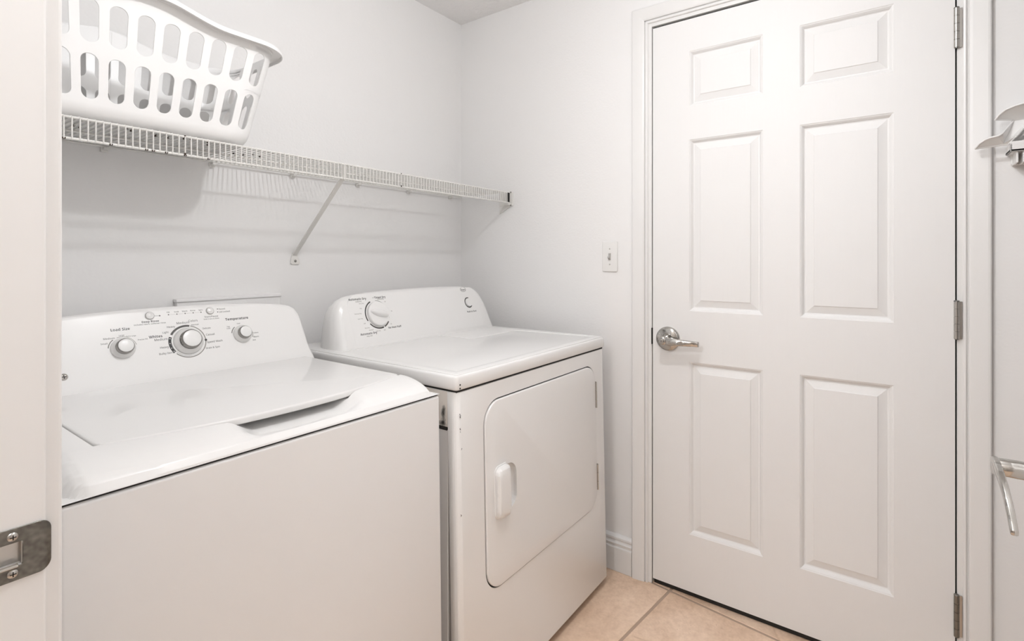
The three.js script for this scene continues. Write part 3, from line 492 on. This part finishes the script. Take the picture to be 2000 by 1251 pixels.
// ================================================================ washing machine
{
  const X0 = 0.197, X1 = 0.8985, ZF = -0.870, YS = 0.8775;
  const t = thing('washing_machine', 'white top loading washing machine with three round dials, nearest the doorway', 'washing machine', [0.5475, 0, -1.2]);
  const lean = (g) => warp(g, (v) => { v.z += 0.016 * (0.874 - v.y); });
  part('cabinet', crease(lean(rbox(X0, X1, 0.025, YS - 0.0035, -1.6, ZF, 0.007, 3)), 0.6), M.satinEnamel, t);
  part('seam', box(X0 + 0.004, X1 - 0.004, YS - 0.0045, YS - 0.0004, -1.59, ZF - 0.0045), M.dark, t);
  for (const x of [X0 + 0.05, X1 - 0.05]) for (const z of [-0.93, -1.54]) part('foot', new THREE.CylinderGeometry(0.018, 0.022, 0.026, 20).translate(x, 0.013, z), M.dark, t);
  // top panel: rounded front and sides, a scoop for the fingers, a sunk bed for the lid
  const LX0 = 0.264, LX1 = 0.8655, lidFront = (x) => -0.931 - 0.042 * ((x - 0.565) / 0.3) ** 2;
  const us = [], vs = [];
  const push = (a, list) => list.forEach((v) => a.push(v));
  for (let i = 0; i <= 10; i++) us.push(X0 + 0.035 * (1 - Math.cos(i / 10 * Math.PI / 2)));
  push(us, [LX0 - 0.02, LX0 - 0.008, LX0 - 0.0035, LX0 - 0.0025]);
  for (let i = 0; i <= 90; i++) us.push(LX0 + 0.004 + (LX1 - LX0 - 0.008) * i / 90);
  push(us, [LX1 + 0.0012, LX1 + 0.0022]);
  for (let i = 10; i >= 0; i--) us.push(X1 - 0.031 * (1 - Math.cos(i / 10 * Math.PI / 2)));
  // rows: fractions of the way from the front edge to the lid's front line, then back
  for (let i = 0; i <= 26; i++) vs.push([0, (i / 26) ** 1.6]);
  push(vs, [[1, 0.0012], [1, 0.006], [1, 0.02], [1, 0.05]]);
  for (let i = 1; i <= 12; i++) vs.push([2, i / 12]);
  const P = 1.75, ZB = -1.6;
  const height = (x, z, under) => {
    const d = ZF - z, b = Math.max(0, 1 - Math.min(x - X0, X1 - x) / 0.034), a = Math.max(0, 1 - d / 0.1);
    let y = YS + 0.038 * Math.max(0, 1 - a ** P - b ** P) ** (1 / P);
    const sx = smooth(0.437, 0.492, x) * (1 - smooth(0.655, 0.715, x));
    y -= 0.027 * sx * smooth(0.004, 0.046, d) * (1 - smooth(0.11, 0.14, d));
    if (under && x > LX0 - 0.003 && x < LX1 + 0.0018) y = Math.min(y, 0.9);
    return y;
  };
  const pos = [], idx = [], nu = us.length;
  for (const [kind, f] of vs) for (const x of us) {
    const xl = Math.min(Math.max(x, LX0), LX1), zl = lidFront(xl);
    const z = kind === 0 ? ZF + (zl + 0.001 - ZF) * f : kind === 1 ? zl - f : zl - 0.05 + (ZB - zl + 0.05) * f;
    pos.push(x, height(x, z, kind > 0), z);
  }
  for (let j = 0; j + 1 < vs.length; j++) for (let i = 0; i + 1 < nu; i++) { const a = j * nu + i; idx.push(a, a + 1, a + nu, a + 1, a + nu + 1, a + nu); }
  // skirt down to the seam and an underside
  const ring = []; for (let i = 0; i < nu; i++) ring.push(i); for (let j = 1; j < vs.length; j++) ring.push(j * nu + nu - 1); for (let i = nu - 2; i >= 0; i--) ring.push((vs.length - 1) * nu + i); for (let j = vs.length - 2; j > 0; j--) ring.push(j * nu);
  const base = pos.length / 3; for (const k of ring) pos.push(pos[3 * k], YS, pos[3 * k + 2]);
  ring.forEach((k, i) => { const n = (i + 1) % ring.length; idx.push(k, base + i, ring[n], ring[n], base + i, base + n); });
  const tp = new THREE.BufferGeometry(); tp.setAttribute('position', new THREE.Float32BufferAttribute(pos, 3)); tp.setIndex(idx);
  const tg = crease(tp, 0.75); tg.setAttribute('uv', new THREE.Float32BufferAttribute(new Float32Array(tg.attributes.position.count * 2), 2));
  part('top_panel', tg, M.plastic, t, 'rounded top frame with a scooped finger recess');
  // lid
  const ls = new THREE.Shape(), fr = [];
  for (let i = 0; i <= 40; i++) { const x = LX0 + (LX1 - LX0) * i / 40; fr.push([x, -lidFront(x)]); }
  const rr = 0.016;
  ls.moveTo(LX0, 1.378); ls.lineTo(LX0, fr[0][1] + rr); ls.quadraticCurveTo(LX0, fr[0][1] + 0.0005, LX0 + rr, -lidFront(LX0 + rr));
  for (const [x, y] of fr) if (x > LX0 + rr + 0.004 && x < LX1 - rr - 0.004) ls.lineTo(x, y);
  ls.lineTo(LX1 - rr, -lidFront(LX1 - rr)); ls.quadraticCurveTo(LX1, fr[40][1] + 0.0005, LX1, fr[40][1] + rr); ls.lineTo(LX1, 1.378); ls.closePath();
  part('lid', crease(flat(extrude(ls, 0.9035, 0.9165, 0.0035, 4)), 0.5), M.lid, t, 'glossy flat lid');
  // console
  const F = face(0.912, -1.38, -0.443);
  const right = [[0.9005, 0.896], [0.8985, 0.914], [0.893, 0.932], [0.889, 0.955], [0.887, 0.985], [0.8855, 1.012], [0.881, 1.034], [0.872, 1.051], [0.858, 1.0605], [0.84, 1.065], [0.80, 1.070], [0.74, 1.075], [0.66, 1.0785], [0.56, 1.080]];
  const out = right.concat(right.slice(0, -1).reverse().map(([x, y]) => [1.0975 - x, y]));
  part('console', consoleShapes(out, F, 0.912, -1.38, -0.443, -1.605, 0.009), M.plastic, t);
  const WASHER_TEXT = [   // words, place along and up the face, height, bold
    ['Load Size', 0.4348, 0.1353, 0.0061, 1],
    ['Small', 0.4010, 0.1048, 0.0042, 0],
    ['Medium', 0.4114, 0.1161, 0.0048, 0],
    ['Large', 0.4357, 0.1210, 0.0035, 0],
    ['Extra Large', 0.4538, 0.1168, 0.0031, 0],
    ['Precise Fill', 0.4754, 0.1059, 0.0034, 0],
    ['Deep Rinse', 0.4970, 0.1483, 0.0049, 1],
    ['includes fabric softener rinse', 0.4956, 0.1426, 0.0041, 0],
    ['Whites', 0.5027, 0.1094, 0.0061, 1],
    ['Light', 0.5245, 0.1172, 0.0049, 0],
    ['Medium', 0.5125, 0.1004, 0.0062, 0],
    ['Heavy', 0.5168, 0.0805, 0.0056, 0],
    ['Bulky Items', 0.5200, 0.0652, 0.0051, 0],
    ['Heavy', 0.5381, 0.1301, 0.0054, 0],
    ['Medium', 0.5660, 0.1379, 0.0063, 0],
    ['Colors', 0.5901, 0.1409, 0.0061, 0],
    ['Normal', 0.5928, 0.1303, 0.0041, 0],
    ['Delicate', 0.6185, 0.1177, 0.0044, 0],
    ['Casual', 0.6244, 0.1003, 0.0058, 0],
    ['Speed Wash', 0.6319, 0.0806, 0.0057, 0],
    ['Drain & Spin', 0.6247, 0.0651, 0.0049, 0],
    ['Start/Pause', 0.6355, 0.1484, 0.0053, 0],
    ['hold 3 secs to drain', 0.6350, 0.1420, 0.0035, 0],
    ['Paused', 0.6653, 0.1667, 0.0041, 0],
    ['Lid Locked', 0.6708, 0.1589, 0.0048, 0],
    ['Temperature', 0.6990, 0.1365, 0.0069, 1],
    ['Cool', 0.7002, 0.1217, 0.0034, 0],
    ['Tap', 0.6725, 0.1160, 0.0037, 0],
    ['Cold', 0.6719, 0.1110, 0.0037, 0],
    ['Colors', 0.7414, 0.0912, 0.0039, 0],
    ['Warm', 0.7397, 0.0796, 0.0045, 0],
    ['Hot', 0.7328, 0.0709, 0.0043, 0],
  ];
  const PW = 0.72, PX = 0.19;
  const tex = printed(PW, 0.2, 2048, 569, (c) => {
    const p = (x) => x - PX, dk = '#2a2927', md = '#4a4845';
    for (const [str, x, y, size, bold] of WASHER_TEXT) c.text(str, p(x), y, size * (bold ? 1.4 : 1.25), !!bold, 'center', bold ? '#141312' : '#2f2d2a');
    c.arc(p(0.4346), 0.0898, 0.0275, 2.2, 3.0, 0.002, '#77746f'); c.arc(p(0.4346), 0.0898, 0.0275, 0.2, 1.9, 0.0012, '#a5a29c');
    c.arc(p(0.5705), 0.0885, 0.0405, 2.75, 3.75, 0.0062, '#1d1c1b'); c.arc(p(0.5705), 0.0885, 0.0405, 1.35, 2.6, 0.0048, '#45433f'); c.arc(p(0.5705), 0.0885, 0.0405, -2.4, 1.3, 0.0022, '#8d8a84'); c.dot(p(0.6115), 0.087, 0.003, '#3a3835');
    for (const a of [2.85, 3.15, 3.45, 3.68]) c.dot(p(0.5705) + 0.0405 * Math.cos(a), 0.0885 + 0.0405 * Math.sin(a), 0.0012, '#ffffff');
    c.arc(p(0.7046), 0.0905, 0.0275, -0.4, 0.9, 0.0013, '#77746f'); c.arc(p(0.7046), 0.0905, 0.0275, 2.2, 2.9, 0.002, '#77746f');
    c.line(p(0.506), 0.1615, p(0.518), 0.161, 0.0006); c.dot(p(0.5185), 0.161, 0.0016, md);
    ['Fill', 'Soak', 'Wash', 'Rinse', 'Spin'].forEach((w, i) => { const x = p(0.5378 + 0.0187 * i); c.dot(x, 0.1618, 0.0015, md); c.text(w, x, 0.1683, 0.0052, false, 'center', md); if (i < 4) c.line(x + 0.003, 0.1618, x + 0.0157, 0.1618, 0.0004, '#a09d97'); });
    c.dot(p(0.6542), 0.1673, 0.0013, dk); c.dot(p(0.6534), 0.159, 0.0013, dk);
  });
  const inner = out.map(([x, y]) => { const cx = 0.54875, cy = 0.985; const dx = x - cx, dy = y - cy; return [cx + dx * (1 - 0.010 / 0.35), cy + dy * (1 - 0.0095 / 0.1)]; });
  const ps = new THREE.Shape(); ps.setFromPoints(inner.map(([x, y]) => new THREE.Vector2(x - PX, (y - 0.912) * F.k)));
  const pg = extrude(ps, -0.004, 0.0006, 0);
  { const uv = pg.attributes.uv, q = pg.attributes.position; for (let i = 0; i < uv.count; i++) uv.setXY(i, q.getX(i) / PW, q.getY(i) / 0.2); }
  const panelMat = new THREE.MeshPhysicalMaterial({ map: tex, color: new THREE.Color().setRGB(0.87, 0.86, 0.845), roughness: 0.4, clearcoat: 0.25, clearcoatRoughness: 0.15 });
  part('control_panel', F.put(pg, PX, 0, 0), panelMat, t, 'printed control face with cycle markings');
  // knobs
  const knob = (name, x, tt, s, h, label) => {
    const k = part(name, F.put(dial([[0.0235 * s, 0], [0.0242 * s, 0.0015], [0.0240 * s, 0.004 * h], [0.0225 * s, 0.0075 * h], [0.0195 * s, 0.0095 * h], [0.0178 * s, 0.0125 * h]]), x, tt, 0.0006), M.satinSilver, t, label);
    part('grip', F.put(dial([[0.0180 * s, 0.0105 * h], [0.0172 * s, 0.0195 * h], [0.0160 * s, 0.0215 * h], [0.0150 * s, 0.0222 * h]]), x, tt, 0.0006), M.gripMetal, k);
    part('cap', F.put(dial([[0.0152 * s, 0.0218 * h], [0.0145 * s, 0.0232 * h], [0.008 * s, 0.0238 * h], [0, 0.024 * h]]), x, tt, 0.0006), M.cap, k);
    return k;
  };
  knob('knob', 0.4346, 0.0898, 1, 1, 'silver rimmed load size knob');
  const cyc = knob('cycle_dial', 0.5705, 0.0885, 1.38, 1.15, 'larger silver rimmed cycle dial');
  part('dial_ring', F.put(dial([[0.0335, 0.0006], [0.0335, 0.0022], [0.0355, 0.003], [0.0372, 0.0022], [0.0375, 0.0006]]), 0.5705, 0.0885, 0), M.cap, cyc);
  knob('knob', 0.7046, 0.0915, 0.98, 1, 'silver rimmed temperature knob');
  for (const [x, tt] of [[0.4973, 0.1625], [0.6345, 0.1635]]) {
    const b = part('button', F.put(dial([[0.0088, 0], [0.0088, 0.0026], [0.0078, 0.004], [0.0072, 0.0036], [0.0068, 0.0036], [0.004, 0.0048], [0, 0.0052]]), x, tt, 0.0006), M.satinSilver, t, 'small silver push button');
    part('button_ring', F.put(dial([[0.0088, 0.0001], [0.0098, 0.0001], [0.0098, 0.0014], [0.0088, 0.0018]]), x, tt, 0.0006), M.greyPlastic, b);
  }
  const sc = part('screw', F.put(dial([[0, 0.003], [0.004, 0.0026], [0.0068, 0.0012], [0.0075, 0]], 24), 0.325, 0.0425, 0.0004), M.nickel, t);
  part('screw_cross', F.put(merge([box(-0.004, 0.004, -0.0008, 0.0008, 0.0026, 0.0033), box(-0.0008, 0.0008, -0.004, 0.004, 0.0026, 0.0033)]), 0.325, 0.0425, 0.0004), M.dark, sc);
}

// ================================================================ clothes dryer
{
  const X0 = 0.957, X1 = 1.766, ZF = -0.868;
  const t = thing('clothes_dryer', 'white front loading clothes dryer with one large dial, in the corner beside the panelled door', 'clothes dryer', [1.3615, 0, -1.2]);
  const lean = (g) => warp(g, (v) => { v.z += 0.022 * (0.866 - v.y); });
  const ev = new Evaluator(); ev.attributes = ['position', 'normal', 'uv'];
  const csg = (a, ...cuts) => { let r = new Brush(a); r.updateMatrixWorld(); for (const c of cuts) { const b = new Brush(c); b.updateMatrixWorld(); r = ev.evaluate(r, b, SUBTRACTION); r.updateMatrixWorld(); } return r.geometry; };
  const uvless = (g) => worldUV(g);
  const DX0 = 1.0625, DX1 = 1.6885, DY0 = 0.3175, DY1 = 0.817, DR = 0.062;
  // front panel wraps round the cabinet's corners
  const plan = roundRect(X0, X1, 0.870, 0.902, [0.016, 0.016, 0.001, 0.001]);
  const fp = flat(extrude(plan, 0.03, 0.866, 0.0015, 2, 8));
  const holeCut = extrude(roundRect(DX0 - 0.0046, DX1 + 0.0034, DY0 - 0.003, DY1 + 0.0038, DR + 0.003), -0.95, -0.8, 0, 1, 16);
  const hole = csg(uvless(fp), uvless(holeCut));
  part('front_panel', crease(lean(hole), 0.5), M.enamel, t);
  const gapShade = roundRect(DX0 - 0.012, DX1 + 0.012, DY0 - 0.012, DY1 + 0.012, DR + 0.012); gapShade.holes.push(roundRect(DX0 + 0.005, DX1 - 0.005, DY0 + 0.005, DY1 - 0.005, DR - 0.005, new THREE.Path()));
  part('dryer_gap_shade', lean(extrude(gapShade, -0.895, -0.8735, 0, 1, 16)), M.dark, t);  // dark ring painted as the shade in the gap round the dryer door
  // door with a cupped pull
  const slab = uvless(extrude(roundRect(DX0, DX1, DY0, DY1, DR), -0.890, -0.8665, 0.003, 4, 16));
  const cup = uvless(extrude(roundRect(1.105, 1.1975, 0.506, 0.632, 0.036), -0.885, -0.85, 0.014, 6, 12));
  const dg = csg(slab, cup);
  const door = part('door', crease(lean(dg), 0.5), M.enamel, t);
  const gripShape = roundRect(1.0975, 1.1485, 0.500, 0.637, [0.02, 0.006, 0.006, 0.02]);
  const grip = crease(lean(warp(new TessellateModifier(0.01, 6).modify(extrude(gripShape, -0.868, -0.846, 0.006, 4, 10)), (v) => { const u = (v.y - 0.5685) / 0.0685; if (v.z > -0.866) v.z -= 0.006 * u ** 6; })), 0.7);
  const handle = part('handle', grip, M.plastic, door, 'white plastic door pull');
  part('handle_trim', lean(extrude(roundRect(1.0945, 1.1495, 0.4965, 0.6405, [0.022, 0.006, 0.006, 0.022]), -0.8672, -0.8642, 0.001, 1, 10)), M.plastic, door);
  for (const [y0, y1] of [[0.664, 0.757], [0.372, 0.464]]) {
    const h = part('hinge', lean(rbox(DX1 - 0.0015, DX1 + 0.0045, y0, y1, -0.874, -0.8652, 0.0015)), M.steel, t, 'dark door hinge');
    part('hinge_knuckle', lean(merge([0, 1, 2].map((k) => new THREE.CylinderGeometry(0.0028, 0.0028, (y1 - y0) / 3 - 0.002, 10).translate(DX1 + 0.0015, y0 + (k + 0.5) * (y1 - y0) / 3, -0.8645)))), M.nickel, h);
  }
  // cabinet behind the front panel; the side is in two sheets with a slot between
  part('cabinet', [rbox(X0 + 0.001, X1 - 0.001, 0.776, 0.866, -1.6, -0.9, 0.002), rbox(X0 + 0.001, X1 - 0.001, 0.03, 0.770, -1.6, -0.9, 0.002), box(X0 + 0.014, X1 - 0.014, 0.05, 0.864, -1.59, -0.905)], M.satinEnamel, t);
  part('side_seam', box(X0 + 0.0005, X0 + 0.013, 0.768, 0.778, -1.58, -0.902), M.dark, t);
  { // upper side sheet with a worn, dirty patch near the front corner
    const stain = texture(256, (u, v) => { const k = tiled(u, v, 9, 5, 31) + 0.5 * tiled(u, v, 30, 14, 17), d = Math.max(0, 1 - Math.hypot((u - 0.86) / 0.09, (v - 0.34) / 0.30) + 0.7 * k), e = Math.max(0, 1 - Math.hypot((u - 0.80) / 0.22, (v - 0.06) / 0.10) + 0.4 * k); const q = 1 - Math.min(0.86, 0.75 * d + 0.5 * e); return [255 * q, 250 * q, 243 * q]; }, true);
    const g = new THREE.PlaneGeometry(0.1, 0.088).rotateY(-Math.PI / 2).translate(X0 + 0.0004, 0.8215, -0.951);
    part('side_sheet', merge([g, new THREE.BoxGeometry(0.0004, 0.0878, 0.0998).translate(X0 + 0.0007, 0.8215, -0.951)]), new THREE.MeshPhysicalMaterial({ color: new THREE.Color().setRGB(0.83, 0.815, 0.80), map: stain, roughness: 0.5 }), t, 'scuffed corner of the side sheet');
  }
  for (const [x, y, k] of [[0.010, 0.812, 0.7], [0.0112, 0.806, 0.9], [0.0102, 0.776, 0.8], [0.011, 0.769, 0.5], [0.0135, 0.726, 0.6], [0.008, 0.564, 0.8]])
    part('paint_chip', lean(warp(new THREE.SphereGeometry(0.0022 * k, 8, 6).scale(0.7, 1.8, 0.3), (v) => { v.x += 0.0012 * Math.sin(v.y * 900 + x * 999); }).translate(X0 + x, y, -0.8686)), M.rust, t);
  for (const x of [X0 + 0.05, X1 - 0.05]) for (const z of [-0.93, -1.54]) part('foot', new THREE.CylinderGeometry(0.018, 0.022, 0.031, 20).translate(x, 0.0155, z), M.dark, t);
  // top
  part('top_gap', box(X0 + 0.004, X1 - 0.004, 0.8655, 0.8725, -1.59, -0.874), M.dark, t);
  const tx0 = 0.9525, tx1 = 1.7705, tz = 0.866;
  const top = part('top', crease(flat(extrude(roundRect(tx0, tx1, tz, 1.61, [0.012, 0.012, 0.002, 0.002]), 0.8712, 0.9085, 0.007, 5, 6)), 0.5), M.enamel, t);
  const border = roundRect(tx0 + 0.007, tx1 - 0.007, tz + 0.007, 1.6, 0.006), inn = new THREE.Path();
  inn.moveTo(0.992, 0.902); inn.lineTo(0.992, 1.38); inn.lineTo(1.43, 1.38); inn.lineTo(1.437, 1.243); inn.quadraticCurveTo(1.44, 1.234, 1.452, 1.233); inn.lineTo(1.68, 1.233); inn.quadraticCurveTo(1.705, 1.232, 1.712, 1.21); inn.lineTo(1.737, 0.93); inn.quadraticCurveTo(1.74, 0.903, 1.715, 0.902); inn.closePath();
  border.holes.push(inn);
  part('raised_border', crease(flat(extrude(border, 0.906, 0.9112, 0.0022, 3)), 0.5), M.enamel, top);
  for (const y of [0.886, 0.877]) part('screw_hole', new THREE.CylinderGeometry(0.0022, 0.0022, 0.002, 12).rotateX(Math.PI / 2).translate(0.9655, y, -0.8665), M.dark, top);
  // console
  const F = face(0.91, -1.385, -0.38), CXm = 1.383;
  const right = [[1.780, 0.876], [1.7765, 0.915], [1.772, 0.945], [1.766, 0.985], [1.757, 1.02], [1.745, 1.049], [1.730, 1.069], [1.710, 1.082], [1.683, 1.0895], [1.62, 1.0945], [1.5, 1.0975], [CXm, 1.098]];
  const left = [[1.25, 1.096], [1.15, 1.0925], [1.09, 1.0875], [1.055, 1.081], [1.034, 1.072], [1.018, 1.057], [1.008, 1.037], [1.001, 1.01], [0.994, 0.97], [0.989, 0.93], [0.985, 0.876]];
  const out = right.concat(left);
  const sh = new THREE.Shape(); sh.setFromPoints(out.map(([x, y]) => new THREE.Vector2(x, y)));
  const g = extrude(sh, 0, 0.2, 0.034, 9, 8, 0.085);
  const body = crease(warp(g, (v) => { const w = v.z / 0.2, zf = -1.385 - 0.38 * (v.y - 0.91); v.z = -1.515 + (zf + 1.515) * w; v.y -= 0.03 * (1 - w) * smooth(0.92, 1.08, v.y); }), 0.7);
  part('console', body, M.enamel, t);
  const DRYER_TEXT = [
    ['Automatic Dry', 1.0987, 0.1645, 0.0075, 1],
    ['Timed Dry', 1.1930, 0.1658, 0.0074, 1],
    ['Automatic Dry', 1.1121, 0.0442, 0.0072, 1],
    ['No Heat Fluff', 1.2267, 0.0547, 0.0067, 1],
    ['Push to Start', 1.6470, 0.0763, 0.0071, 1],
    ['cottons', 1.1006, 0.1563, 0.0055, 0],
    ['minutes', 1.1939, 0.1592, 0.0059, 0],
    ['easy care', 1.1129, 0.0362, 0.0042, 0],
  ];
  const PW = 0.84, PX = 0.96;
  const tex = printed(PW, 0.2, 2048, 488, (c) => {
    const p = (x) => x - PX, md = '#56544f', lt = '#8f8c86';
    for (const [str, x, y, size, bold] of DRYER_TEXT) c.text(str, p(x), y, size * 1.35, !!bold, 'center', bold ? '#141312' : '#77746e');
    const X = p(1.1655), Y = 0.1065, R = 0.049;
    c.arc(X, Y, R, 1.95, 3.55, 0.0042, '#33312e'); c.arc(X, Y, R, 3.8, 5.0, 0.0042, '#33312e'); c.arc(X, Y, R, 5.1, 5.65, 0.0042, '#45433f'); c.arc(X, Y, R, -0.35, 1.5, 0.0018, '#8f8c86');
    const lab = [['Very Dry', 2.35], ['Dry', 2.7], ['Normal Dry', 3.0], ['Less Dry', 3.3], ['Off', 3.62], ['Very Dry', 3.95], ['Normal', 4.2], ['Less Dry', 4.5], ['Off', 4.95], ['20', 5.55], ['30', 0.1], ['60', 0.8], ['80', 1.25], ['Off', 1.6]];
    for (const [w, a] of lab) c.text(w, X + (R + 0.012) * Math.cos(a) * (Math.cos(a) < -0.3 ? 1.05 : 1), Y + (R + 0.010) * Math.sin(a), 0.0054, false, Math.cos(a) < -0.3 ? 'right' : Math.cos(a) > 0.3 ? 'left' : 'center', lt);
    c.arc(p(1.641), 0.115, 0.0205, 1.2, 5.6, 0.0042, '#2f2d2a');
    c.oval(p(1.630), 0.1725, 0.0165, 0.0095, 0.0014, md); c.text('Roper', p(1.6305), 0.1715, 0.0098, true, 'center', '#33312e'); c.arc(p(1.630), 0.166, 0.0165, 1.05, 2.1, 0.002, '#33312e');
  });
  const inner = out.map(([x, y]) => [CXm - 0.006 + (x - CXm + 0.006) * (1 - 0.034 / 0.39), y]);
  const ps = new THREE.Shape(); ps.setFromPoints(inner.map(([x, y]) => new THREE.Vector2(x - PX, Math.min(0.159, Math.max(0.001, (y - 0.91 - 0.03 * smooth(1.02, 1.09, y)) * F.k)) )));
  const pg = extrude(roundRect(1.053 - PX, 1.70 - PX, 0.012, 0.180, [0.004, 0.004, 0.03, 0.045]), -0.003, 0.0002, 0);
  { const uv = pg.attributes.uv, q = pg.attributes.position; for (let i = 0; i < uv.count; i++) uv.setXY(i, q.getX(i) / PW, q.getY(i) / 0.2); }
  const panelMat = new THREE.MeshPhysicalMaterial({ map: tex, color: new THREE.Color().setRGB(0.88, 0.87, 0.855), roughness: 0.3, clearcoat: 0.5, clearcoatRoughness: 0.08 });
  part('control_panel', F.put(pg, PX, 0, 0), panelMat, t, 'printed control face');
  const kn = part('dial', F.put(dial([[0.0425, 0], [0.0432, 0.002], [0.0428, 0.009], [0.041, 0.0115], [0.036, 0.0125], [0, 0.0135]]), 1.1655, 0.1065, 0.0005), M.plastic, t, 'large white timer dial with a grip ridge');
  const ridge = warp(new THREE.SphereGeometry(1, 32, 20).scale(0.037, 0.0125, 0.017), (v) => {}).rotateZ(-0.30).translate(0, 0, 0.011);
  part('ridge', F.put(ridge, 1.1655, 0.1065, 0.0005), M.plastic, kn);
  const sb = part('start_button', F.put(dial([[0.017, 0], [0.0172, 0.004], [0.016, 0.0055], [0.012, 0.0048], [0, 0.0042]]), 1.641, 0.115, 0.0005), M.plastic, t, 'round white start button');
}

// ---------------------------------------------------------------- draw
scene.traverse((o) => { if (o.isMesh) { o.castShadow = true; o.receiveShadow = true; } });
renderer.render(scene, camera);
